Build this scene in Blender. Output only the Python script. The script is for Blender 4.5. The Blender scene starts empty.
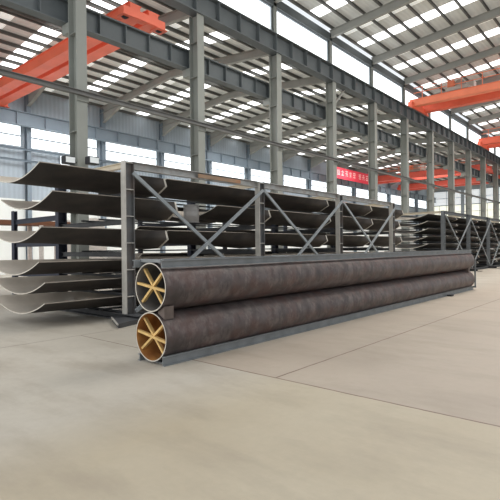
import bpy, bmesh, math, random
from mathutils import Matrix, Vector
random.seed(7)
C = bpy.context.scene.collection
PI = math.pi

# ------------------------------------------------------------------ materials
def lin(r, g, b):
    f = lambda c: (c/255/12.92) if c/255 <= .04045 else ((c/255+.055)/1.055)**2.4
    return (f(r), f(g), f(b), 1.0)

def new_mat(name):
    m = bpy.data.materials.new(name); m.use_nodes = True
    nt = m.node_tree
    return m, nt, nt.nodes['Principled BSDF']

def paint(name, rgb, rough=.6, metal=0.0, var=.18, scale=3.0, rust=None, rust_amt=.5, stretch=(1,1,1), emit=0.0, bump=0.0):
    """painted or bare steel: colour broken up by noise, optional rust patches"""
    m, nt, b = new_mat(name)
    N, L = nt.nodes, nt.links
    tc = N.new('ShaderNodeTexCoord'); mp = N.new('ShaderNodeMapping'); mp.inputs['Scale'].default_value = stretch
    L.new(tc.outputs['Object'], mp.inputs['Vector'])
    n = N.new('ShaderNodeTexNoise'); n.inputs['Scale'].default_value = scale; n.inputs['Detail'].default_value = 5
    L.new(mp.outputs['Vector'], n.inputs['Vector'])
    cr = N.new('ShaderNodeValToRGB'); c = lin(*rgb)
    cr.color_ramp.elements[0].position = .3; cr.color_ramp.elements[1].position = .72
    cr.color_ramp.elements[0].color = tuple(x*(1-var) for x in c[:3])+(1,)
    cr.color_ramp.elements[1].color = tuple(min(1, x*(1+var)) for x in c[:3])+(1,)
    L.new(n.outputs['Fac'], cr.inputs['Fac']); col = cr.outputs['Color']
    if rust:
        n2 = N.new('ShaderNodeTexNoise'); n2.inputs['Scale'].default_value = scale*.7; n2.inputs['Detail'].default_value = 6
        L.new(mp.outputs['Vector'], n2.inputs['Vector'])
        r2 = N.new('ShaderNodeValToRGB'); r2.color_ramp.elements[0].position = .45; r2.color_ramp.elements[1].position = .65
        r2.color_ramp.elements[1].color = (rust_amt,)*3+(1,)
        L.new(n2.outputs['Fac'], r2.inputs['Fac'])
        mx = N.new('ShaderNodeMixRGB'); mx.inputs['Color2'].default_value = lin(*rust)
        L.new(r2.outputs['Color'], mx.inputs['Fac']); L.new(col, mx.inputs['Color1']); col = mx.outputs['Color']
    L.new(col, b.inputs['Base Color'])
    b.inputs['Roughness'].default_value = rough; b.inputs['Metallic'].default_value = metal
    if emit:  # faint self-glow brightens painted parts that are no lamps
        L.new(col, b.inputs['Emission Color']); b.inputs['Emission Strength'].default_value = emit
    if bump:
        bp = N.new('ShaderNodeBump'); bp.inputs['Strength'].default_value = bump; bp.inputs['Distance'].default_value = .02
        L.new(n.outputs['Fac'], bp.inputs['Height']); L.new(bp.outputs['Normal'], b.inputs['Normal'])
    return m

def glow(name, rgb, strength, var=.08, scale=.6):
    """daylit translucent sheet or pane"""
    m, nt, b = new_mat(name); N, L = nt.nodes, nt.links
    tc = N.new('ShaderNodeTexCoord'); n = N.new('ShaderNodeTexNoise'); n.inputs['Scale'].default_value = scale
    L.new(tc.outputs['Object'], n.inputs['Vector'])
    cr = N.new('ShaderNodeValToRGB'); c = lin(*rgb)
    cr.color_ramp.elements[0].color = tuple(x*(1-var) for x in c[:3])+(1,)
    cr.color_ramp.elements[1].color = tuple(min(1, x*(1+var)) for x in c[:3])+(1,)
    L.new(n.outputs['Fac'], cr.inputs['Fac'])
    L.new(cr.outputs['Color'], b.inputs['Emission Color']); L.new(cr.outputs['Color'], b.inputs['Base Color'])
    b.inputs['Emission Strength'].default_value = strength; b.inputs['Roughness'].default_value = .4
    return m

def ribbed(name, rgb, pitch, axis='X', depth=.25, rough=.6, emit=0.0):
    """profiled sheet cladding: ribs as bands of shade plus bump"""
    m, nt, b = new_mat(name); N, L = nt.nodes, nt.links
    tc = N.new('ShaderNodeTexCoord'); w = N.new('ShaderNodeTexWave')
    w.bands_direction = axis; w.inputs['Scale'].default_value = .314/pitch; w.inputs['Distortion'].default_value = 0
    L.new(tc.outputs['Object'], w.inputs['Vector'])
    n = N.new('ShaderNodeTexNoise'); n.inputs['Scale'].default_value = .35; n.inputs['Detail'].default_value = 4
    L.new(tc.outputs['Object'], n.inputs['Vector'])
    ad = N.new('ShaderNodeMath'); ad.operation = 'MULTIPLY_ADD'; ad.inputs[1].default_value = .5
    L.new(w.outputs['Fac'], ad.inputs[0]); 
    hf = N.new('ShaderNodeMath'); hf.operation = 'MULTIPLY'; hf.inputs[1].default_value = .5
    L.new(n.outputs['Fac'], hf.inputs[0]); L.new(hf.outputs[0], ad.inputs[2])
    cr = N.new('ShaderNodeValToRGB'); c = lin(*rgb)
    cr.color_ramp.elements[0].color = tuple(x*(1-depth) for x in c[:3])+(1,)
    cr.color_ramp.elements[1].color = tuple(min(1, x*(1+depth)) for x in c[:3])+(1,)
    L.new(ad.outputs[0], cr.inputs['Fac']); L.new(cr.outputs['Color'], b.inputs['Base Color'])
    bp = N.new('ShaderNodeBump'); bp.inputs['Distance'].default_value = .03; bp.inputs['Strength'].default_value = .5
    L.new(w.outputs['Fac'], bp.inputs['Height']); L.new(bp.outputs['Normal'], b.inputs['Normal'])
    b.inputs['Roughness'].default_value = rough
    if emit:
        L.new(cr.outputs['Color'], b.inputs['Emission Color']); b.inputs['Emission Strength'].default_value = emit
    return m

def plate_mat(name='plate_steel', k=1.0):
    """mill-scale plate: near black where it faces down or sideways, dusty beige, brightened to stand for light, where it faces up"""
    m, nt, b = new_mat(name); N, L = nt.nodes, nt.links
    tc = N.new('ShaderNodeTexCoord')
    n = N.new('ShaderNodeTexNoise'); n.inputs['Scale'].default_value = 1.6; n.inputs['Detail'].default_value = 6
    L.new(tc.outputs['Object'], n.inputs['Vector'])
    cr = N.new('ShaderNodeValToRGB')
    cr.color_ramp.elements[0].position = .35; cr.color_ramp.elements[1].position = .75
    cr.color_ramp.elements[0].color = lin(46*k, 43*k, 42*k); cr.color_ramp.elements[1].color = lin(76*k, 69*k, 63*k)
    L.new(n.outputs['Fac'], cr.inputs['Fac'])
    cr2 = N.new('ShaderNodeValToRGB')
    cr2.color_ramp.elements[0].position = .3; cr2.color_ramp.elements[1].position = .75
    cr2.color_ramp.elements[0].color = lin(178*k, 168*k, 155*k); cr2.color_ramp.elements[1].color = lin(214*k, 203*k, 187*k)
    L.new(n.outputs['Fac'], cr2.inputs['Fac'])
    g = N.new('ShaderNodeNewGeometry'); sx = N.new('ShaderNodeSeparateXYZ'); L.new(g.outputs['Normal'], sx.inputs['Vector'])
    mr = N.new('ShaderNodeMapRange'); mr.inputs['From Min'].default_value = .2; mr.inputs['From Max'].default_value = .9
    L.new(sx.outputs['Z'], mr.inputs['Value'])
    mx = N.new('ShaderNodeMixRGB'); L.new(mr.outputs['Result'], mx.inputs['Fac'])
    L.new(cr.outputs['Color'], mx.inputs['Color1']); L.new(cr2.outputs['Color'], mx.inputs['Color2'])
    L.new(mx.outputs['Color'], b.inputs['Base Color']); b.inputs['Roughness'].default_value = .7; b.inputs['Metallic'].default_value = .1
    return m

def floor_mat():
    m, nt, b = new_mat('concrete_floor'); N, L = nt.nodes, nt.links
    tc = N.new('ShaderNodeTexCoord'); sp = N.new('ShaderNodeSeparateXYZ'); L.new(tc.outputs['Object'], sp.inputs['Vector'])
    def math_(op, a, bb, cl=False):
        k = N.new('ShaderNodeMath'); k.operation = op; k.use_clamp = cl
        for i, v in enumerate((a, bb)):
            if v is None: continue
            if isinstance(v, (int, float)): k.inputs[i].default_value = v
            else: L.new(v, k.inputs[i])
        return k.outputs[0]
    def noise(scale, detail=6, rough=.6, st=None):
        n = N.new('ShaderNodeTexNoise'); n.inputs['Scale'].default_value = scale; n.inputs['Detail'].default_value = detail
        n.inputs['Roughness'].default_value = rough
        if st:
            mp = N.new('ShaderNodeMapping'); mp.inputs['Scale'].default_value = st
            L.new(tc.outputs['Object'], mp.inputs['Vector']); L.new(mp.outputs['Vector'], n.inputs['Vector'])
        else: L.new(tc.outputs['Object'], n.inputs['Vector'])
        return n.outputs['Fac']
    def ramp(fac, stops):
        r = N.new('ShaderNodeValToRGB'); e = r.color_ramp.elements
        e[0].position, e[0].color = stops[0]; e[1].position, e[1].color = stops[-1]
        for p, c in stops[1:-1]:
            k = e.new(p); k.color = c
        L.new(fac, r.inputs['Fac']); return r.outputs['Color']
    def mix(f, a, c, blend='MIX'):
        x = N.new('ShaderNodeMixRGB'); x.blend_type = blend
        if isinstance(f, (int, float)): x.inputs['Fac'].default_value = f
        else: L.new(f, x.inputs['Fac'])
        for s, v in (('Color1', a), ('Color2', c)):
            if isinstance(v, tuple): x.inputs[s].default_value = v
            else: L.new(v, x.inputs[s])
        return x.outputs['Color']
    big, fine = noise(.45), noise(9, 8, .7)
    grey = ramp(big, [(.3, lin(178, 171, 158)), (.55, lin(194, 187, 174)), (.75, lin(202, 195, 182))])
    tan = ramp(big, [(.3, lin(168, 154, 139)), (.6, lin(182, 168, 152)), (.8, lin(190, 177, 161))])
    yel = ramp(big, [(.3, lin(180, 164, 134)), (.7, lin(192, 179, 152))])
    X, Y = sp.outputs['X'], sp.outputs['Y']
    east = math_('GREATER_THAN', X, 4.70)
    # warmer stain over the slab nearest the viewer, on the right
    west = math_('MULTIPLY', math_('SUBTRACT', 4.4, Y, True), .7)
    c = mix(west, grey, yel)
    c = mix(math_('MULTIPLY', east, math_('SUBTRACT', 1.0, math_('MULTIPLY', math_('SUBTRACT', Y, 4.6), .6, True), True)), c, tan)
    c = mix(math_('MULTIPLY', fine, .42), c, lin(150, 140, 126))
    stain = ramp(noise(1.3, 7, .65, (1, .35, 1)), [(.48, (0, 0, 0, 1)), (.70, (.55, .55, .55, 1))])
    c = mix(stain, c, lin(150, 138, 122))
    wob = math_('MULTIPLY', math_('SUBTRACT', noise(2.5), .5), .03)
    def line(coord, pos, half, extra=None):
        d = math_('ABSOLUTE', math_('SUBTRACT', math_('ADD', coord, wob), pos), None)
        v = math_('SUBTRACT', 1.0, math_('DIVIDE', d, half), True)
        v = math_('MULTIPLY', v, 2.5, True)
        return math_('MULTIPLY', v, extra) if extra is not None else v
    j = line(Y, 3.67, .016, east)
    j = math_('MAXIMUM', j, line(X, 4.72, .016, math_('LESS_THAN', Y, 8.4)))
    j = math_('MAXIMUM', j, math_('MULTIPLY', line(Y, 8.43, .02, math_('LESS_THAN', X, 60.0)), .7))
    j = math_('MAXIMUM', j, math_('MULTIPLY', line(X, 24.0, .02), .5))
    j = math_('MULTIPLY', j, math_('ADD', math_('MULTIPLY', noise(5), .8), .35), True)
    c = mix(j, c, lin(96, 70, 58))
    L.new(c, b.inputs['Base Color'])
    rg = math_('ADD', math_('MULTIPLY', big, .3), .42); L.new(rg, b.inputs['Roughness'])
    bp = N.new('ShaderNodeBump'); bp.inputs['Strength'].default_value = .15; bp.inputs['Distance'].default_value = .01
    L.new(fine, bp.inputs['Height']); L.new(bp.outputs['Normal'], b.inputs['Normal'])
    b.inputs['Specular IOR Level'].default_value = .35
    return m

M = {}
M['floor'] = floor_mat()
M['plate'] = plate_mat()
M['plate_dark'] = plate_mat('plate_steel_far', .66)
M['cut_edge'] = paint('cut_steel_edge', (196, 190, 178), .5, .1, .2, 8)
M['rack'] = paint('rack_paint', (172, 173, 171), .55, .1, .2, 4, rust=(118, 84, 60), rust_amt=.35)
M['rack_shaded'] = paint('rack_shaded_paint', (96, 97, 98), .55, .1, .2, 4, rust=(108, 84, 66), rust_amt=.4)  # post webs and right flanges: shade put into the rack paint
M['rack_far'] = paint('far_rack_paint', (104, 108, 111), .55, .1, .2, 4)
M['brace_far'] = paint('far_brace_paint', (120, 125, 128), .5, .2, .15, 5)
M['rack_lit'] = paint('rack_lit_paint', (176, 173, 166), .55, .05, .15, 4)  # left flanges, ribs and foot edge: light put into the rack paint
M['rack_dark'] = paint('rack_shadow_paint', (70, 71, 73), .6, .1, .2, 4)
M['rack_light'] = paint('rack_brace_galvanised', (138, 144, 147), .5, .2, .15, 5)
M['rack_cream'] = paint('rack_cream_paint', (196, 186, 166), .6, 0, .15, 3)
M['lip'] = paint('plate_lip_highlight', (140, 131, 120), .6, .1, .2, 6)  # edge highlight along the near lip, put into the colour
M['rack_rusty'] = paint('rack_rusty_beam', (150, 126, 104), .7, .1, .2, 2, rust=(160, 108, 66), rust_amt=.7)
M['pipe'] = paint('pipe_mill_scale', (80, 72, 71), .5, .2, .45, 4.5, rust=(90, 64, 58), rust_amt=.6, stretch=(.9, 1, 1), bump=.12)
def scuff(m, rgb, scale, lo, hi, amt, stretch):
    nt = m.node_tree; N, L = nt.nodes, nt.links; b = N['Principled BSDF']
    src = b.inputs['Base Color'].links[0].from_socket
    tc = N.new('ShaderNodeTexCoord'); mp = N.new('ShaderNodeMapping'); mp.inputs['Scale'].default_value = stretch
    L.new(tc.outputs['Object'], mp.inputs['Vector'])
    n = N.new('ShaderNodeTexNoise'); n.inputs['Scale'].default_value = scale; n.inputs['Detail'].default_value = 7; n.inputs['Roughness'].default_value = .65
    L.new(mp.outputs['Vector'], n.inputs['Vector'])
    r = N.new('ShaderNodeValToRGB'); r.color_ramp.elements[0].position = lo; r.color_ramp.elements[1].position = hi
    r.color_ramp.elements[1].color = (amt,)*3+(1,)
    L.new(n.outputs['Fac'], r.inputs['Fac'])
    x = N.new('ShaderNodeMixRGB'); x.inputs['Color2'].default_value = lin(*rgb)
    L.new(r.outputs['Color'], x.inputs['Fac']); L.new(src, x.inputs['Color1']); L.new(x.outputs['Color'], b.inputs['Base Color'])
scuff(M['pipe'], (128, 118, 114), 3.2, .50, .74, .6, (1.6, 1.3, 1.3))
scuff(M['pipe'], (42, 36, 36), 5.0, .54, .74, .7, (2.2, .8, .8))
M['pipe_in'] = paint('pipe_inside_grey', (112, 108, 104), .6, .1, .3, 5)
M['pipe_in_rust'] = paint('pipe_inside_rust', (176, 124, 66), .75, 0, .3, 5, rust=(126, 74, 36), rust_amt=.6)
M['timber'] = paint('bracing_bar_timber', (206, 172, 110), .75, 0, .25, 9, stretch=(3, 1, 1))
M['skid'] = paint('skid_primer', (120, 124, 126), .55, .15, .18, 4)
M['skid_brown'] = paint('spacer_scale', (98, 86, 80), .6, .1, .2, 6)
M['column'] = paint('column_paint', (138, 141, 135), .6, 0, .08, 1.0)
M['beam'] = paint('runway_beam_paint', (92, 98, 100), .6, .05, .12, 1.0)
M['beam_blue'] = paint('wall_beam_paint', (126, 138, 148), .6, .05, .1, .8)
M['purlin'] = paint('purlin_paint', (104, 104, 100), .65, 0, .1, 1.0)
M['rafter'] = paint('rafter_paint', (150, 150, 144), .6, 0, .08, 1.0)
M['roof'] = ribbed('roof_sheet', (206, 207, 202), .3, 'Y', .08, .7, emit=.13)  # weak glow added to the sheet so its underside stays bright
M['sky_strip'] = glow('skylight_sheet', (246, 248, 250), 2.4)
M['sky_strip_dim'] = glow('skylight_sheet_dim', (228, 228, 222), .55)  # weaker glow for the narrow strips
M['wall'] = ribbed('wall_sheet', (166, 176, 184), .33, 'X', .10, .6)
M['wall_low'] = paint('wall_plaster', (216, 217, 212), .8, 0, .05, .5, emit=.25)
M['pane'] = glow('window_pane', (240, 247, 255), 1.6)
M['pane_sky'] = glow('clerestory_pane', (244, 250, 255), 1.9)
M['pane_warm'] = glow('end_window_pane', (236, 236, 218), .95)
M['pane_grey'] = glow('end_window_upper_pane', (212, 216, 218), .8)
M['mullion'] = paint('mullion_paint', (150, 158, 164), .6, 0, .08, 1)
M['orange'] = paint('crane_orange', (222, 104, 76), .5, 0, .10, .8, emit=.12)  # slight emission whitens the crane paint
M['orange_pale'] = paint('crane_orange_sunlit', (230, 130, 96), .5, 0, .10, .8, emit=.12)  # paler lit copy of the crane orange, light put into the colour
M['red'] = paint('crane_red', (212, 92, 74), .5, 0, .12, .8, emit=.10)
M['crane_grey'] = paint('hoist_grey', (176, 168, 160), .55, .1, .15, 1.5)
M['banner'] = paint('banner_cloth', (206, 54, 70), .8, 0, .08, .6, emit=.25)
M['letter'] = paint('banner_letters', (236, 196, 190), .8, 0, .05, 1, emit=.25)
M['dark'] = paint('dark_iron', (46, 46, 50), .6, .2, .2, 5)
M['navy'] = paint('navy_paint', (44, 48, 62), .6, .1, .2, 4)
M['wrap'] = paint('white_wrap', (222, 214, 206), .6, 0, .12, 7, bump=.6, stretch=(1, 1, 2))
M['brown'] = paint('brown_board', (128, 84, 60), .8, 0, .2, 4, stretch=(1, 6, 6))
M['drum'] = paint('drum_grey', (164, 161, 158), .5, .2, .15, 4)
M['strut'] = paint('strut_paint', (104, 104, 102), .6, .1, .12, 2)
M['lamp_face'] = glow('floodlight_glass', (200, 204, 204), .3)

# ------------------------------------------------------------------ geometry helpers
def box(bm, x0, x1, y0, y1, z0, z1, mi=0):
    v = [bm.verts.new(p) for p in ((x0,y0,z0),(x1,y0,z0),(x1,y1,z0),(x0,y1,z0),(x0,y0,z1),(x1,y0,z1),(x1,y1,z1),(x0,y1,z1))]
    for f in ((0,3,2,1),(4,5,6,7),(0,1,5,4),(1,2,6,5),(2,3,7,6),(3,0,4,7)):
        bm.faces.new([v[i] for i in f]).material_index = mi

def beam_between(bm, a, b, w, h, mi=0, up=(0,0,1)):
    """rectangular bar from a to b"""
    a, b = Vector(a), Vector(b); d = (b-a).normalized(); up = Vector(up)
    if abs(d.dot(up)) > .98: up = Vector((0,1,0))
    s = d.cross(up).normalized(); u = s.cross(d)
    q = []
    for p in (a, b):
        q.append([bm.verts.new(p + s*(w/2*i) + u*(h/2*j)) for i, j in ((-1,-1),(1,-1),(1,1),(-1,1))])
    for k in range(4):
        f = bm.faces.new((q[0][k], q[0][(k+1)%4], q[1][(k+1)%4], q[1][k])); f.material_index = mi
    bm.faces.new(q[0][::-1]).material_index = mi; bm.faces.new(q[1]).material_index = mi

def section_between(bm, a, b, prof, up=(0,0,1), mi=0, side=None):
    """extrude a closed 2-D section (s,u) from a to b"""
    a, b = Vector(a), Vector(b); d = (b-a).normalized(); up = Vector(up)
    s = d.cross(up).normalized() if side is None else Vector(side); u = s.cross(d).normalized()
    r = [[bm.verts.new(p + s*i + u*j) for i, j in prof] for p in (a, b)]
    n = len(prof)
    for k in range(n):
        bm.faces.new((r[0][k], r[0][(k+1)%n], r[1][(k+1)%n], r[1][k])).material_index = mi
    bm.faces.new(r[0][::-1]).material_index = mi; bm.faces.new(r[1]).material_index = mi

def i_prof(w, h, tf, tw):
    return [(-w/2,-h/2),(w/2,-h/2),(w/2,-h/2+tf),(tw/2,-h/2+tf),(tw/2,h/2-tf),(w/2,h/2-tf),(w/2,h/2),(-w/2,h/2),
            (-w/2,h/2-tf),(-tw/2,h/2-tf),(-tw/2,-h/2+tf),(-w/2,-h/2+tf)]

def chan_prof(w, h, t):       # channel open towards +s
    return [(-w/2,-h/2),(w/2,-h/2),(w/2,-h/2+t),(-w/2+t,-h/2+t),(-w/2+t,h/2-t),(w/2,h/2-t),(w/2,h/2),(-w/2,h/2)]

def cyl(bm, a, b, r, n=12, mi=0, r2=None, cap=True):
    a, b = Vector(a), Vector(b); d = (b-a).normalized()
    up = Vector((0,0,1)) if abs(d.z) < .9 else Vector((1,0,0))
    s = d.cross(up).normalized(); u = s.cross(d); r2 = r if r2 is None else r2
    ring = [[bm.verts.new(p + s*(rr*math.cos(2*PI*k/n)) + u*(rr*math.sin(2*PI*k/n))) for k in range(n)] for p, rr in ((a, r), (b, r2))]
    for k in range(n):
        f = bm.faces.new((ring[0][k], ring[0][(k+1)%n], ring[1][(k+1)%n], ring[1][k])); f.material_index = mi; f.smooth = True
    if cap:
        bm.faces.new(ring[0][::-1]).material_index = mi; bm.faces.new(ring[1]).material_index = mi

def obj(name, bm, mats, parent=None, loc=None, bevel=0.0, fix=True):
    if fix: bmesh.ops.recalc_face_normals(bm, faces=bm.faces)
    me = bpy.data.meshes.new(name); bm.to_mesh(me); bm.free()
    for m in (mats if isinstance(mats, (list, tuple)) else [mats]): me.materials.append(m)
    o = bpy.data.objects.new(name, me); C.objects.link(o)
    if parent is not None: o.parent = parent
    if loc is not None: o.location = loc
    if bevel:
        bv = o.modifiers.new('edge', 'BEVEL'); bv.width = bevel; bv.segments = 2; bv.limit_method = 'ANGLE'
    return o

def tag(o, label=None, cat=None, group=None, kind=None):
    for k, v in (('label', label), ('category', cat), ('group', group), ('kind', kind)):
        if v: o[k] = v
    return o

def empty(name, loc=(0,0,0), rotz=0):
    o = bpy.data.objects.new(name, None); C.objects.link(o); o.location = loc; o.rotation_euler = (0,0,rotz)
    o.empty_display_size = .2
    return o

def struct(name, bm, mats, parent=None, label=None, **k):
    o = obj(name, bm, mats, parent, **k)
    if parent is None: tag(o, label, kind='structure')
    return o

def dup(root, loc, rotz=None):
    r = root.copy(); C.objects.link(r); r.location = loc
    if rotz is not None: r.rotation_euler = (0,0,rotz)
    for ch in list(root.children):
        c = ch.copy(); C.objects.link(c); c.parent = r
        for g in list(ch.children):
            d = g.copy(); C.objects.link(d); d.parent = c
    return r

def BM(): return bmesh.new()

ORD = ['first','second','third','fourth','fifth','sixth','seventh','eighth','ninth','tenth','eleventh','twelfth','thirteenth','fourteenth','fifteenth','sixteenth']

# ------------------------------------------------------------------ hall: sizes (metres)
COLX = [9.1 + 6*i for i in range(15)]        # bay grid along the hall
YC, YW, XE, XS = 16.2, 34.05, 95.0, -2.0     # column row, far side wall, end wall, hall start

b = BM(); box(b, -14, XE, -14, YW, -.3, 0)
struct('floor', b, M['floor'], label='beige concrete workshop floor with dark slab joints')

# far side wall: plaster below, sheeting above and between the windows
b = BM()
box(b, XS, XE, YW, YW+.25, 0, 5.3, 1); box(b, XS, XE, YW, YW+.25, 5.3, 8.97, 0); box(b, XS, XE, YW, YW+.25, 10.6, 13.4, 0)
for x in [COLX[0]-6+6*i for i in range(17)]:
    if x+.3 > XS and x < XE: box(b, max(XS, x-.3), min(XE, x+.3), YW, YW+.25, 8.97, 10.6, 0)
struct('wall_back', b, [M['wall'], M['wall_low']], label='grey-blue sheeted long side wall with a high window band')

def window(n, x0, x1, z0, z1, y, pane, along='X', bars=(.5,), vbars=0, label=None):
    e = empty('window_%d' % n, ((x0+x1)/2, y, z0) if along == 'X' else (y, (x0+x1)/2, z0)); tag(e, label, kind='structure')
    hw, h = (x1-x0)/2, z1-z0
    def bx(bm, a0, a1, d0, d1, c0, c1):
        if along == 'X': box(bm, a0, a1, d0, d1, c0, c1)
        else: box(bm, d0, d1, a0, a1, c0, c1)
    f = BM(); t = .07
    bx(f, -hw, hw, -.06, .06, 0, t); bx(f, -hw, hw, -.06, .06, h-t, h); bx(f, -hw, -hw+t, -.06, .06, t, h-t); bx(f, hw-t, hw, -.06, .06, t, h-t)
    for q in bars: bx(f, -hw+t, hw-t, -.045, .045, h*q-.04, h*q+.04)
    for k in range(vbars):
        xx = -hw + 2*hw*(k+1)/(vbars+1); bx(f, xx-.035, xx+.035, -.045, .045, t, h-t)
    obj('window_frame', f, M['mullion'], e)
    p = BM(); bx(p, -hw+t, hw-t, .02, .03, t, h-t); obj('window_pane', p, pane, e)
    return e

n = 0
wx = [COLX[0]-6+6*i for i in range(16)]
for i in range(15):
    n += 1; window(n, wx[i]+.3, wx[i+1]-.3, 8.97, 10.6, YW+.1, M['pane'])
window(n+1, 17.5, 18.4, 7.85, 8.95, YW-.06, M['pane'], bars=()); n += 1

# wall posts, girts and the crane beam on the far wall
for i in range(16):
    b = BM(); section_between(b, (0,0,0), (0,0,13.0), i_prof(.3, .4, .03, .03), up=(0,1,0))
    o = struct('wall_column', b, M['beam_blue'], label='grey-blue steel post against the far side wall'); o.location = (wx[i], YW-.22, 0)
    tag(o, group='posts of the far side wall')
for z in (7.95, 8.75):
    b = BM(); section_between(b, (XS,YW-.5,z), (XE,YW-.5,z), chan_prof(.1, .14, .02)); struct('trim_%d' % int(z), b, M['beam_blue'])
b = BM(); section_between(b, (XS,33.15,10.75), (XE,33.15,10.75), i_prof(.4, .95, .05, .04))
for i in range(48): box(b, XS+2*i, XS+2*i+.03, 32.98, 33.32, 10.3, 11.2)
struct('wall_runway_beam', b, M['beam_blue'], label='blue-grey crane runway beam along the far side wall')

# end wall with big window panels
b = BM(); box(b, XE, XE+.25, -14, YW, 0, 3.0, 1); box(b, XE, XE+.25, -14, YW, 12.4, 17.6, 0)
for y in [YW-6*i for i in range(9)]: box(b, XE, XE+.25, max(-14, y-.25), min(YW, y+.25), 3.0, 12.4, 0)
struct('wall_right', b, [M['wall'], M['wall_low']], label='end wall of the hall filled with tall window panels')
for i in range(8):
    y1 = YW-6*i-.25; y0 = y1-5.5
    n += 1; window(n, y0, y1, 3.0, 9.6, XE+.05, M['pane_warm'], along='Y', bars=(.2,.4,.6,.8), vbars=3)
    n += 1; window(n, y0, y1, 9.6, 12.4, XE+.05, M['pane_grey'], along='Y', bars=(.5,), vbars=1)

# main column row between the two bays
b = BM(); section_between(b, (0,0,0), (0,0,12.5), i_prof(.42, .56, .035, .03), up=(0,1,0))
box(b, -.3, .3, -.36, .36, 0, .03); box(b, -.2, .2, .26, .75, 9.75, 10.12); box(b, -.24, .24, -.33, -.26, 7.1, 7.6)
for z in (3.0, 6.0, 9.6, 11.2): box(b, -.2, .2, -.25, .25, z, z+.025)
colmesh = None
for i, x in enumerate(COLX):
    if colmesh is None:
        o = obj('column', b, M['column']); colmesh = o.data
    else:
        o = bpy.data.objects.new('column', colmesh); C.objects.link(o)
    o.location = (x, YC, 0)
    tag(o, 'grey steel column between the bays, %s from the left end of the row' % ORD[i], None, 'main steel columns', 'structure')
# a light knee brace from one column to the beam
b = BM(); beam_between(b, (COLX[3]+.2, YC+.1, 10.9), (COLX[3]+1.9, YC+.1, 12.5), .12, .12)
tag(obj('column_trim', b, M['rafter']), None, kind='structure')

def ribbed_beam(y, z0, z1, w, mat, step, name, label):
    b = BM(); section_between(b, (XS,y,(z0+z1)/2), (XE,y,(z0+z1)/2), i_prof(w, z1-z0, .05, .04))
    k = XS+.3
    while k < XE-.3:
        box(b, k, k+.04, y-w/2+.02, y+w/2-.02, z0+.05, z1-.05); k += step
    box(b, XS, XE, y-.05, y+.05, z1, z1+.1)
    return struct(name, b, mat, label=label)
ribbed_beam(YC-.1, 12.5, 13.55, .55, M['beam'], 1.5, 'upper_runway_beam', 'dark grey crane runway beam on top of the column row')
ribbed_beam(YC+.6, 10.12, 11.0, .42, M['beam'], 1.2, 'lower_runway_beam', 'dark grey ribbed runway beam behind the columns')

# strut along the column row
b = BM(); section_between(b, (XS,YC-.42,7.35), (XE,YC-.42,7.35), i_prof(.16, .17, .02, .02)); struct('strut_beam', b, M['strut'], label='thin dark tie beam running past every column')

# clerestory above the upper runway beam
for i in range(14):
    n += 1; window(n, COLX[i]+.14, COLX[i+1]-.14, 13.75, 15.25, YC+.15, M['pane_sky'], bars=(), vbars=0)
for i, x in enumerate(COLX):
    b = BM(); section_between(b, (x,YC+.1,13.55), (x,YC+.1,15.6), i_prof(.26, .3, .02, .02), up=(0,1,0))
    tag(obj('clerestory_column', b, M['column']), None, None, 'clerestory posts', 'structure')
b = BM(); box(b, XS, XE, YC-.05, YC+.25, 15.25, 15.75); box(b, XS, XE, YC+.0, YC+.3, 13.4, 13.75); struct('trim_clerestory', b, M['beam'])

# roofs
def roof(x0, x1, spans, label, dim):
    """spans: list of (y0, z0, y1, z1) slopes; rafters, purlins, sheet and skylight strips are parts"""
    e = empty('ceiling', (0,0,0)); tag(e, label, kind='structure')
    for (y0, z0, y1, z1) in spans:
        L_ = math.hypot(y1-y0, z1-z0); sl = (z1-z0)/(y1-y0)
        s = BM()
        nb = [x for x in COLX if x0-1 <= x <= x1+.1]
        xs = [x0] 
        cuts = []
        for x in nb:
            for off, wd in ((1.1, .7), (3.3, 1.1)):
                if x+off+wd < x1 and x+off > x0: cuts.append((x+off, x+off+wd))
        p = x0
        for c0, c1 in cuts + [(x1, x1)]:
            v = [s.verts.new(q) for q in ((p,y0,z0+.62),(c0,y0,z0+.62),(c0,y1,z1+.62),(p,y1,z1+.62))]; s.faces.new(v); p = c1
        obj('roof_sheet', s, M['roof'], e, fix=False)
        for c0, c1 in cuts:
            s = BM(); v = [s.verts.new(q) for q in ((c0,y0,z0+.62),(c1,y0,z0+.62),(c1,y1,z1+.62),(c0,y1,z1+.62))]; s.faces.new(v)
            obj('skylight_panel', s, M['sky_strip'] if c1-c0 > 1 else M['sky_strip_dim'], e, fix=False)
        k = 0; m_ = max(2, round(L_/1.15))
        for k in range(m_+1):
            t = (k+.15)/(m_+.3); y = y0+(y1-y0)*t; z = z0+(z1-z0)*t+.5
            s = BM(); section_between(s, (x0,y,z), (x1,y,z), chan_prof(.08, .2, .02)); obj('purlin', s, M['purlin'], e)
        for x in nb:
            s = BM(); section_between(s, (x,y0,z0+.13), (x,y1,z1+.13), i_prof(.24, .5, .025, .02), side=(1,0,0))
            obj('rafter', s, M['rafter'], e)
    return e
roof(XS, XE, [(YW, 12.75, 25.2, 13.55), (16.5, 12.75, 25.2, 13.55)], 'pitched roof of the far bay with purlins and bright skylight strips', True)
roof(9.0, XE, [(YC, 15.55, 0.0, 17.1), (-14, 15.75, 0.0, 17.1)], 'higher pitched roof of the near bay with skylight strips', False)
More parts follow.
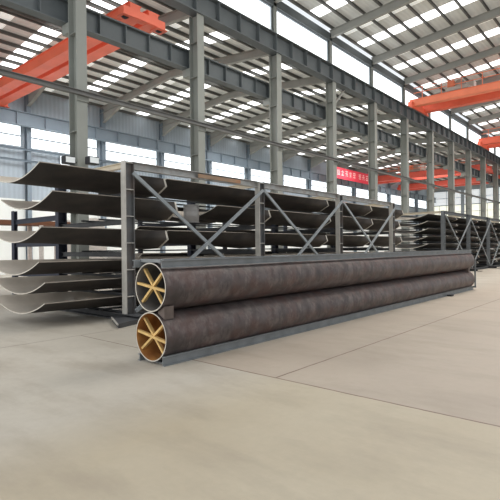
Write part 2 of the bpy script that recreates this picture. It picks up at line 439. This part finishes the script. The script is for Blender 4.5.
# haunches where the far rafters meet the wall posts
for x in wx:
    if x > XS:
        b = BM(); v = [b.verts.new(q) for q in ((x-.02,YW-.4,12.7),(x-.02,YW-3.4,12.95),(x-.02,YW-.4,11.9),(x+.02,YW-.4,12.7),(x+.02,YW-3.4,12.95),(x+.02,YW-.4,11.9))]
        for f in ((0,1,2),(5,4,3),(0,3,4,1),(1,4,5,2),(2,5,3,0)): b.faces.new([v[i] for i in f])
        beam_between(b, (x,YW-3.4,12.93), (x,YW-.4,11.88), .24, .05)
        tag(obj('rafter_trim', b, M['rafter']), None, kind='structure')

# ------------------------------------------------------------------ overhead cranes
def crane(loc, y0, y1, gap, gz, gd, mat, label, pale=None, rails=True, trolley_y=None, group=None):
    """double girder crane spanning y0..y1; loc = (x, 0, rail level)"""
    e = empty('overhead_crane', loc); tag(e, label, 'crane', group)
    for k, x in enumerate((0, gap)):
        b = BM(); w = .5
        prof = [(-w/2-.08,gz+gd-.03),(-w/2-.08,gz+gd),(w/2+.08,gz+gd),(w/2+.08,gz+gd-.03),(w/2,gz+gd-.03),(w/2,gz+.04),(w/2+.08,gz+.04),(w/2+.08,gz),(-w/2-.08,gz),(-w/2-.08,gz+.04),(-w/2,gz+.04),(-w/2,gz+gd-.03)]
        r = [[b.verts.new((x+px, y, pz)) for px, pz in prof] for y in (y0, y1)]
        for i in range(12): b.faces.new((r[0][i], r[0][(i+1)%12], r[1][(i+1)%12], r[1][i]))
        b.faces.new(r[0]); b.faces.new(r[1][::-1])
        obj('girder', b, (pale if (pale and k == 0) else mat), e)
        b = BM(); box(b, x-.04, x+.04, y0+.2, y1-.2, gz+gd, gz+gd+.08); obj('trolley_rail', b, M['dark'], e)
    for y in (y0+.15, y1-.15):
        c = BM(); box(c, -.6, gap+.6, y-.2, y+.2, .12, gz+.35)
        for x in (-.4, gap+.4): box(c, x-.28, x+.28, y-.26, y+.26, .06, gz*.9)
        ec = obj('end_carriage', c, mat, e)
        for x in (-.4, gap+.4):
            w_ = BM(); cyl(w_, (x,y-.08,.2), (x,y+.08,.2), .2, 14); obj('wheel', w_, M['dark'], ec)
    if rails:
        b = BM(); yy = y0+.4
        while yy < y1: 
            beam_between(b, (-.33,yy,gz+gd), (-.33,yy,gz+gd+.95), .05, .05); yy += 1.6
        for dz in (.5, .95): beam_between(b, (-.33,y0+.4,gz+gd+dz), (-.33,y1-.4,gz+gd+dz), .05, .05)
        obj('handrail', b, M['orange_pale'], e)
    if trolley_y is not None:
        z = gz+gd+.08
        b = BM(); box(b, -.2, gap+.2, trolley_y-.9, trolley_y+.9, z, z+.3)
        t = obj('trolley', b, M['crane_grey'], e)
        b = BM(); cyl(b, (.5,trolley_y,z+.65), (gap-.4,trolley_y,z+.65), .38, 18); obj('hoist_drum', b, M['crane_grey'], t)
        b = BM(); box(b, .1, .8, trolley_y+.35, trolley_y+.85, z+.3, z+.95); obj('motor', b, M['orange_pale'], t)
        b = BM(); box(b, gap-1.0, gap-.2, trolley_y-.85, trolley_y-.3, z+.3, z+1.05); obj('control_box', b, M['wrap'], t)
    return e
crane((40.9,0,13.65), -14, 16.35, 2.5, .28, .58, M['orange'], 'orange overhead crane high in the near bay, crossing the top right', M['orange_pale'], trolley_y=12.4)
crane((62,0,13.65), -14, 16.35, 2.6, .28, .75, M['orange'], 'orange overhead crane farther down the near bay, only its end showing', trolley_y=None)
crane((11.9,0,11.25), 16.5, 33.4, .95, .1, .6, M['orange'], 'orange-red crane girder high at the far left, above the curved plates', M['orange'], rails=False)
crane((66,0,11.2), 16.5, 33.4, 2.4, .2, .8, M['red'], 'red overhead crane low in the far bay, behind the columns at right', M['red'], rails=True, trolley_y=26)
crane((78,0,11.2), 16.5, 33.4, 2.4, .2, .8, M['red'], 'red overhead crane deepest in the far bay, near the end windows', M['red'], rails=False, trolley_y=21)

# ------------------------------------------------------------------ banner
GLYPHS = ["1010111101101011010110101", "0010011111001000111011111", "1111100100111110010101001", "0101011111010100111001010", "1111110101111110010011111",
          "1011111010111110101011111", "0111001010111110101010011", "1111100100011101001011111", "0010011111010100101011011"]
e = empty('banner', (51.5, 30.3, 10.35)); tag(e, 'long red cloth banner with white characters hanging under the far roof', 'banner')
b = BM(); box(b, 0, 10.7, 0, .03, 0, 1.42); obj('cloth', b, M['banner'], e)
for x in (.05, 5.6, 10.6):
    b = BM(); cyl(b, (x,.015,1.42), (x,.015,2.75), .012, 6); obj('cord', b, M['strut'], e)
for gi, g in enumerate(GLYPHS):
    b = BM(); gx = .55 + gi*1.02 + (.55 if gi > 4 else 0); s = .125
    for r in range(5):
        c = 0
        while c < 5:
            if g[r*5+c] == '1':
                c1 = c
                while c1 < 5 and g[r*5+c1] == '1': c1 += 1
                box(b, gx+c*s, gx+c1*s-.02, -.012, 0, 1.12-r*s*1.15-.09, 1.12-r*s*1.15); c = c1
            else: c += 1
    obj('character', b, M['letter'], e)

# floodlights on the first column
for k, (dx, dy) in enumerate(((-.5, -.1), (.14, -.62))):
    e = empty('floodlight', (COLX[0]+dx, YC+dy, 4.75))
    tag(e, ('left' if k == 0 else 'right') + ' one of two box floodlights fixed on the nearest tall column', 'floodlight', 'floodlights on the nearest column')
    b = BM(); box(b, -.2, .2, -.2, .1, 0, .28); obj('housing', b, M['dark'], e, bevel=.02)
    b = BM(); box(b, -.17, .17, -.225, -.2, .04, .24); obj('lamp_glass', b, M['lamp_face'], e)
    b = BM(); beam_between(b, (0,.0,.1), (-dx*.7 if k == 0 else 0,.0 if k == 0 else .3,.1), .05, .05); obj('bracket', b, M['strut'], e)

# ------------------------------------------------------------------ plate racks
YF, YB, YR, LIPY = 9.30, 12.45, 15.45, 9.50
def rack(px, lips, arms, label, rusty=None, back=0):
    near = back
    """row of H posts front and back with beams, diagonal braces, level arms and bearers"""
    e = empty('plate_rack', (px[0], YF, 0)); tag(e, label, 'storage rack', 'steel plate racks')
    X = lambda x: x-px[0]
    Y = lambda y: y-YF
    H = 3.70
    for x in px:
        for yy in ((YF, YB, YR) if back else (YF, YB)):
            b = BM(); x_ = X(x); y_ = Y(yy); H = 2.9 if yy == YR else 3.7
            hw = .125 if yy != YR else .06; hi = hw-.02
            box(b, x_-hw, x_-hi, y_-.09, y_+.09, .16, H, 1); box(b, x_+hi, x_+hw, y_-.09, y_+.09, .16, H); box(b, x_-hi, x_+hi, y_-.01, y_+.01, .16, H)
            z = .55
            while z < H:
                box(b, x_-hi, x_+hi, y_-.085, y_-.01, z, z+.02, 1); box(b, x_-hi, x_+hi, y_+.01, y_+.085, z, z+.02, 1); z += .62
            obj('post', b, ([M['rack_shaded'], M['rack_lit']] if near else [M['rack_far'], M['rack_far']]) if yy == YF else [M['navy'], M['navy']], e)
        H = 3.7
        # foot: H beam lying across the rack, front end bevelled
        b = BM(); x_ = X(x)
        y0, y1 = Y(8.5), Y((YR if back else YB)+.2)
        for (z0, z1, w) in ((0, .025, .13), (.135, .16, .13), (.025, .135, .012)):
            v = [b.verts.new(q) for q in ((x_-w,y0+(.25 if z1 > .1 else 0),z0),(x_+w,y0+(.25 if z1 > .1 else 0),z0),(x_+w,y1,z0),(x_-w,y1,z0),(x_-w,y0+(.25 if z1 > .1 else 0),z1),(x_+w,y0+(.25 if z1 > .1 else 0),z1),(x_+w,y1,z1),(x_-w,y1,z1))]
            for f in ((0,3,2,1),(4,5,6,7),(0,1,5,4),(1,2,6,5),(2,3,7,6),(3,0,4,7)): b.faces.new([v[i] for i in f])
        obj('foot', b, M['rack_dark'], e)
        for z, ad in zip(lips, arms):
            ah = .12 if ad > .45 else .055
            b = BM(); section_between(b, (x_,Y(YF+.09),z-ad-.04-ah/2), (x_,Y(YB-.09),z-ad-.04-ah/2), i_prof(.08, ah, .012, .01)); obj('arm', b, M['rack_dark'], e)
        for z in ([2.62, 1.9, 1.0] if back else []):
            b = BM(); section_between(b, (x_,Y(YB+.09),z-.07), (x_,Y(YR-.09),z-.07), i_prof(.1, .14, .012, .01)); obj('arm', b, M['navy'], e)
        b = BM(); section_between(b, (x_,Y(YF+.09),H-.08), (x_,Y(YB-.09),H-.08), i_prof(.12, .13, .015, .012)); obj('cross_beam', b, M['rack_cream'], e)
    if near:
        b = BM(); q = [(5.62,8.5),(6.12,9.5),(7.0,9.5),(7.0,8.9)]
        lo = [b.verts.new((X(x),Y(y),0)) for x, y in q]; hi_ = [b.verts.new((X(x),Y(y),.1)) for x, y in q]
        b.faces.new(lo[::-1]); b.faces.new(hi_)
        for k in range(4):
            f = b.faces.new((lo[k], lo[(k+1)%4], hi_[(k+1)%4], hi_[k])); f.material_index = 0
        beam_between(b, (X(5.60),Y(8.49),.085), (X(6.11),Y(9.51),.085), .03, .03, 1)
        obj('foot_plate', b, [M['rack_dark'], M['rack_lit']], e)
    for z, ad in zip(lips, arms):
        for yy in (LIPY+.62, LIPY+1.42):
            b = BM(); section_between(b, (X(px[0]-.25),Y(yy),z-ad-.02), (X(px[-1]+.8),Y(yy),z-ad-.02), chan_prof(.05, .038, .008)); obj('bearer', b, M['rack_dark'], e)
    for i in range(len(px)-1):
        a, c = X(px[i]), X(px[i+1])
        for yy in (YF, YB):
            b = BM(); section_between(b, (a+.125,Y(yy),H-.09), (c-.125,Y(yy),H-.09), chan_prof(.12, .18, .014))
            obj('top_beam', b, M['rack'] if near else M['rack_far'], e)
            b = BM(); section_between(b, (a+.13,Y(yy),.08), (c-.13,Y(yy),.08), i_prof(.12, .14, .014, .012)); obj('base_beam', b, M['rack_dark'], e)
        if rusty == i:
            b = BM(); box(b, a+(c-a)*.45, a+(c-a)*.8, Y(YF)-.075, Y(YF)-.0602, H-.155, H-.05); obj('rust_patch_plate', b, M['rack_rusty'], e)
        y_ = Y(YF)-.13
        b = BM(); beam_between(b, (a+.06,y_,H-.28), (c-.06,y_,.22), .05, .085, up=(0,0,1)); obj('brace', b, M['rack_light'] if near else M['brace_far'], e)
        b = BM(); beam_between(b, (c-.06,y_-.055,H-.28), (a+.06,y_-.055,.22), .05, .085, up=(0,0,1)); obj('brace', b, M['rack_light'] if near else M['brace_far'], e)
    return e

R1 = [6.44 + 4.82*i for i in range(4)]
R2 = [27.85 + 4.82*i for i in range(5)]
L1 = [3.45, 2.88, 2.12, 1.40, .97, .54]
L2 = [3.44, 3.04, 2.63, 2.21, 1.79, 1.37, .96, .56]
AR1 = [.44, .485, .485, .31, .31, .31]
AR2 = [.275]*8
rack(R1, L1, AR1, 'long grey steel rack of curved plates right behind the stacked pipes', 0, 1)
rack(R2, L2, AR2, 'second grey steel rack beyond the far end of the pipes at right')

WIDE = [(2.6*i/16, -.30*(1-((i/8.0)-1)**2)) for i in range(17)]
_oct = [(0,0),(-.085,-.23),(.28,-.45),(.97,-.48),(1.38,-.23),(1.3,0)]
def resample(poly, n):
    seg = [math.dist(poly[i], poly[i+1]) for i in range(len(poly)-1)]; cnt = [3, 3, 4, 3, 3]
    out = [poly[0]]
    for i, c in enumerate(cnt):
        for k in range(1, c+1):
            t = k/c; out.append((poly[i][0]*(1-t)+poly[i+1][0]*t, poly[i][1]*(1-t)+poly[i+1][1]*t))
    return out
NARROW = resample(_oct, 17)

def plate(x0, x1, y, z, label, group, depth=1.0, pw=1.7, th=.022, wide=1.0, bend=1.0, nd=1.0, strip=.05, mats=None):
    """pressed half shell: broad shallow trough at its left end, tight folded channel at its right end"""
    b = BM(); L_ = x1-x0; S = 10
    out, inn = [], []
    for k in range(S+1):
        s = k/9 if k < 9 else (1-strip/L_ if k == 9 else 1.0); w = s**pw*bend
        pts = []
        for (a, c), (d, f) in zip(WIDE, NARROW):
            pts.append((a*wide*(1-w)+d*w, c*depth*(1-w)+f*nd*w))
        o_, i_ = [], []
        for j, (py, pz) in enumerate(pts):
            p0 = pts[max(0, j-1)]; p1 = pts[min(16, j+1)]
            ty, tz = p1[0]-p0[0], p1[1]-p0[1]; l = math.hypot(ty, tz) or 1
            ny, nz = -tz/l, ty/l          # points into the trough
            o_.append((L_*s, py, pz)); i_.append((L_*s, py+ny*th, pz+nz*th))
        out.append(o_); inn.append(i_)
    V = lambda p: b.verts.new(p)
    go = [[V(p) for p in r] for r in out]; gi = [[V(p) for p in r] for r in inn]
    for k in range(S):
        for j in range(16):
            f = b.faces.new((go[k][j], go[k][j+1], go[k+1][j+1], go[k+1][j])); f.smooth = True; f.material_index = 1 if k == S-1 else 0
            f = b.faces.new((gi[k][j], gi[k+1][j], gi[k+1][j+1], gi[k][j+1])); f.smooth = True
    for k in (0, S):
        ro = [V(p) for p in out[k]]; ri = [V(p) for p in inn[k]]
        for j in range(16):
            f = b.faces.new((ro[j], ri[j], ri[j+1], ro[j+1]) if k == 0 else (ro[j], ro[j+1], ri[j+1], ri[j])); f.material_index = 1
    for j in (0, 16):
        ro = [V(r[j]) for r in out]; ri = [V(r[j]) for r in inn]
        for k in range(S):
            f = b.faces.new((ro[k], ro[k+1], ri[k+1], ri[k]) if j == 0 else (ro[k], ri[k], ri[k+1], ro[k+1])); f.material_index = 2 if j == 0 else 0
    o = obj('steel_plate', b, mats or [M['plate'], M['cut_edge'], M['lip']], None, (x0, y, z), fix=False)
    tag(o, label, 'steel plate', group)
    return o

lev = {6: ['topmost','second','third','fourth','fifth','lowest'], 8: ['topmost','second','third','fourth','fifth','sixth','seventh','lowest']}
where1 = ['jutting out at left end', 'second from left end', 'middle of five', 'second from right end', 'jutting out at right end']
starts = [4.48, 4.74, 4.50, 4.44, 4.56, 4.55]
cut = [[7.72,11.6,15.6,19.2,22.65],[8.07,12.0,15.75,19.28,22.2],[7.75,11.65,15.5,19.05,22.4],[7.6,11.5,15.4,19.0,22.3],[7.8,11.7,15.5,19.1,22.4],[7.7,11.6,15.4,19.1,22.3]]
for i, z in enumerate(L1):
    x0 = starts[i]
    for j in range(5):
        x1 = cut[i][j]
        dz = -.012*j if j else 0
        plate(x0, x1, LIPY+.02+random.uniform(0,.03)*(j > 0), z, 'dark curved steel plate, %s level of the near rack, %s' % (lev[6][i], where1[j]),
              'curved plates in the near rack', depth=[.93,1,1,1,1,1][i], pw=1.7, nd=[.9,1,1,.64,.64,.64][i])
        x0 = x1+.06 if (i, j) != (1, 0) else 9.62
where2 = ['at its left end', 'second from left', 'third from left', 'fourth from left']
for i, z in enumerate(L2):
    x0 = 26.05+random.uniform(-.05,.08)
    for j in range(4):
        x1 = x0 + [4.9,4.7,4.8,4.6][j] + random.uniform(-.25,.25)
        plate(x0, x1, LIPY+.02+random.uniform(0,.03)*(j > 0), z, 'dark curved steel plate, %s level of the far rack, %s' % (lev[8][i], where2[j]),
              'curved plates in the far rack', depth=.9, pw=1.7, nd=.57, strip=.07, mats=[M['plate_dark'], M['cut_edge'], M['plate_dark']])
        x0 = x1+.06

back = [(2.62, 'upper', [(9.4, 13.0), (13.1, 17.3), (17.4, 21.8)]), (1.9, 'middle', [(9.2, 13.2), (13.3, 17.0), (17.1, 21.5)]), (1.0, 'lower', [(9.3, 13.1), (13.2, 17.2), (17.3, 21.6)])]
for z, nm, xs in back:
    for j, (x0, x1) in enumerate(xs):
        plate(x0, x1, YB+.22, z+.485, 'brownish curved steel plate, %s level on the rear side of the near rack, %s' % (nm, ['left', 'middle', 'right'][j]),
              'curved plates on the rear side of the near rack', depth=1.1, pw=1.3)

# ------------------------------------------------------------------ the two pipes and their transport frame
PX0, PX1, PY, PR = 4.19, 18.9, 5.53, .355
ZL, ZU = .385, 1.10
def pipe(z, label, inner, rot):
    e = empty('steel_pipe', (PX0, PY, z)); tag(e, label, 'pipe', 'stacked steel pipes')
    b = BM(); n = 64; r, ri = PR, PR-.016; L_ = PX1-PX0; segs = 8
    def ring(x, rr): return [b.verts.new((x, rr*math.cos(2*PI*k/n), rr*math.sin(2*PI*k/n))) for k in range(n)]
    def band(A, B, mi, sm=True):
        for k in range(n):
            f = b.faces.new((A[k], A[(k+1)%n], B[(k+1)%n], B[k])); f.material_index = mi; f.smooth = sm
    for rr, mi in ((r, 0), (ri, 1)):
        prev = ring(0, rr)
        for s in range(1, segs+1):
            cur = ring(L_*s/segs, rr); band(prev, cur, mi); prev = cur
    for x in (0, L_): band(ring(x, r), ring(x, ri), 2, False)
    obj('pipe_wall', b, [M['pipe'], inner, M['cut_edge']], e)
    for x in (.06, L_-.06):
        for k, a in enumerate(rot):
            a = math.radians(a)
            c, s = math.cos(a), math.sin(a)
            b = BM(); beam_between(b, (x+.02*(k-1), -c*(ri-.003), -s*(ri-.003)), (x+.02*(k-1), c*(ri-.003), s*(ri-.003)), .034, .05, up=(1,0,0))
            bb = obj('bracing_bar', b, M['timber'], e)
    return e
pipe(ZL, 'lower brown steel pipe with rusty inside, lying on the floor skid', M['pipe_in_rust'], (9, -38, 47))
pipe(ZU, 'upper brown steel pipe with six-spoke bracing, resting on the lower pipe', M['pipe_in'], (8, -43, 50))

e = empty('transport_skid', (PX0, PY, 0)); tag(e, 'grey channel-steel skid on the floor under the lower pipe', 'skid')
Lp = PX1-PX0
for sy in (-1, 1):
    b = BM(); section_between(b, (.0, sy*.288, .0675 if sy < 0 else .05), (Lp+.1, sy*.288, .0675 if sy < 0 else .05), chan_prof(.05, .135 if sy < 0 else .10, .012), side=(0,sy*1.0,0))
    obj('side_beam', b, M['skid'], e)
for x in (.12, 3.2, 7.6, 11.9, Lp-.1):
    b = BM(); box(b, x-.04, x+.04, -.262, .262, 0, .022); obj('cross_bar', b, M['skid'], e)
b = BM(); box(b, 11.75, 12.0, -.45, -.313, 0, .05); obj('cross_bar_end', b, M['dark'], e)  # end of a cross bar jutting out in front of the skid
for sy in (-1, 1):
    b = BM(); beam_between(b, (Lp+.06, sy*.36, .1), (Lp+.06, sy*.36, 1.15), .05, .05); beam_between(b, (Lp+.06, sy*.27, .1), (Lp+.06, sy*.39, .1), .05, .05); obj('end_post', b, M['skid'], e)

e = empty('top_frame', (PX0, PY, 1.385)); tag(e, 'grey channel-steel frame lying along the top of the upper pipe', 'frame')
for sy in (-1, 1):
    b = BM(); section_between(b, (.02 if sy < 0 else -.1, sy*.258, .055), (Lp+.02, sy*.258, .055), chan_prof(.05, .11, .012), side=(0,sy*1.0,0))
    obj('side_beam', b, M['skid'], e)
for x in (.06, 3.2, 7.6, 11.9, Lp-.1):
    b = BM(); box(b, x-.05, x+.05, -.23, .23, .075, .12); obj('cross_bar', b, M['skid'], e)

for k, x in enumerate((.13, Lp-.35)):
    b = BM(); w = .085
    z0 = (ZL+ZU)/2
    v = [(-w,-.262,-.092),(w,-.262,-.092),(w,-.262,.092),(-w,-.262,.092),(-w,-.12,-.015),(w,-.12,-.015),(w,-.12,.015),(-w,-.12,.015)]
    v = [b.verts.new(q) for q in v]
    for f in ((0,1,2,3),(5,4,7,6),(0,4,5,1),(3,2,6,7),(1,5,6,2),(0,3,7,4)): b.faces.new([v[i] for i in f])
    o = obj('spacer_block', b, M['skid_brown'], None, (PX0+x, PY, z0))
    tag(o, 'steel wedge between the two stacked pipes, ' + ['at their near open ends', 'at their far ends'][k], 'wedge', 'wedges between the pipes')

# ------------------------------------------------------------------ goods behind the near rack
e = empty('storage_shelf', (6.6, 18.0, 0)); tag(e, 'white-posted shelf with a red-brown deck, behind the left part of the near rack', 'shelf')
for x in (.1, 1.9, 3.0):
    for y in (0, 1.0):
        b = BM(); box(b, x-.07, x+.07, y-.05, y+.05, 0, 2.86); obj('post', b, M['wrap'], e)
for z in (2.62, 1.0):
    b = BM(); box(b, -.6, 3.1, -.06, 1.06, z, z+.16); obj('deck', b, M['brown'], e)
def crate(loc, sx, sy, sz, rz, label):
    e = empty('wrapped_crate', loc, rz); tag(e, label, 'crate', 'white wrapped crates')
    b = BM(); box(b, -sx/2, sx/2, -sy/2, sy/2, .1, sz); bmesh.ops.subdivide_edges(b, edges=b.edges[:], cuts=3, use_grid_fill=True)
    for v in b.verts:
        if .12 < v.co.z < sz-.01: v.co += Vector((random.uniform(-.03,.03), random.uniform(-.03,.03), 0))
    obj('wrapping', b, M['wrap'], e)
    for y in (-.4, 0, .4):
        b = BM(); box(b, -sx/2+.04, sx/2-.04, y*sy-.05, y*sy+.05, 0, .1); obj('runner', b, M['brown'], e)
    return e
crate((11.0, 19.2, 0), 2.0, 1.0, 1.1, .05, 'bottom white wrapped crate in the stack seen behind the near rack')
crate((10.9, 19.2, 1.1), 1.9, .9, .9, -.12, 'middle white wrapped crate in the stack seen behind the near rack')
crate((11.4, 19.2, 2.0), .8, .7, 1.05, .2, 'top small white wrapped crate in the stack seen behind the near rack')
e = empty('steel_drum', (9.15, 10.12, L1[1]-.483))
tag(e, 'grey round drum standing between two plates on the second level of the near rack', 'drum')
b = BM(); cyl(b, (0,0,0), (0,0,.5), .22, 24)
for z in (.0, .17, .33, .48): cyl(b, (0,0,z), (0,0,z+.02), .232, 24)
obj('drum_body', b, M['drum'], e)
b = BM(); cyl(b, (0,0,.5), (0,0,.51), .2, 24); obj('lid', b, M['drum'], e)

# ------------------------------------------------------------------ light
w = bpy.data.worlds.new('World'); bpy.context.scene.world = w; w.use_nodes = True
bg = w.node_tree.nodes['Background']; bg.inputs['Color'].default_value = (.92, .96, 1.0, 1); bg.inputs['Strength'].default_value = 1.0

def area(loc, rot, sx, sy, power, col=(1, .97, .92)):
    l = bpy.data.lights.new('daylight_fill_lamp', 'AREA'); l.shape = 'RECTANGLE'; l.size = sx; l.size_y = sy; l.energy = power; l.color = col
    o = bpy.data.objects.new('daylight_fill_lamp', l); C.objects.link(o); o.location = loc; o.rotation_euler = rot
    return o
for x in (18, 32, 46, 62): area((x, 5, 15.2), (0,0,0), 5, 8, 1300)
area((-9, 11, 4.5), (0,-PI/2,0), 7, 9, 900, (1, .98, .95))  # added side fill out of view, brightens the insides of the plates
for x in (16, 34, 52, 70): area((x, 25, 12.2), (0,0,0), 5, 8, 1500, (.93, .97, 1))  # added below the far skylights to brighten the far bay

# ------------------------------------------------------------------ camera
cam = bpy.data.cameras.new('camera'); cam.sensor_width = 36; cam.lens = 470.46/500*36; cam.clip_end = 400
co = bpy.data.objects.new('camera', cam); C.objects.link(co)
yaw = .7122
co.matrix_world = Matrix.Translation((0,0,1.65)) @ Matrix.Rotation(yaw-PI/2, 4, 'Z') @ Matrix.Rotation(PI/2-math.atan(1.834/470.46), 4, 'X') @ Matrix.Rotation(-.0103, 4, 'Z')
bpy.context.scene.camera = co
vs = bpy.context.scene.view_settings
vs.view_transform = 'Standard'; vs.look = 'None'; vs.exposure = 0.0; vs.gamma = 1.0
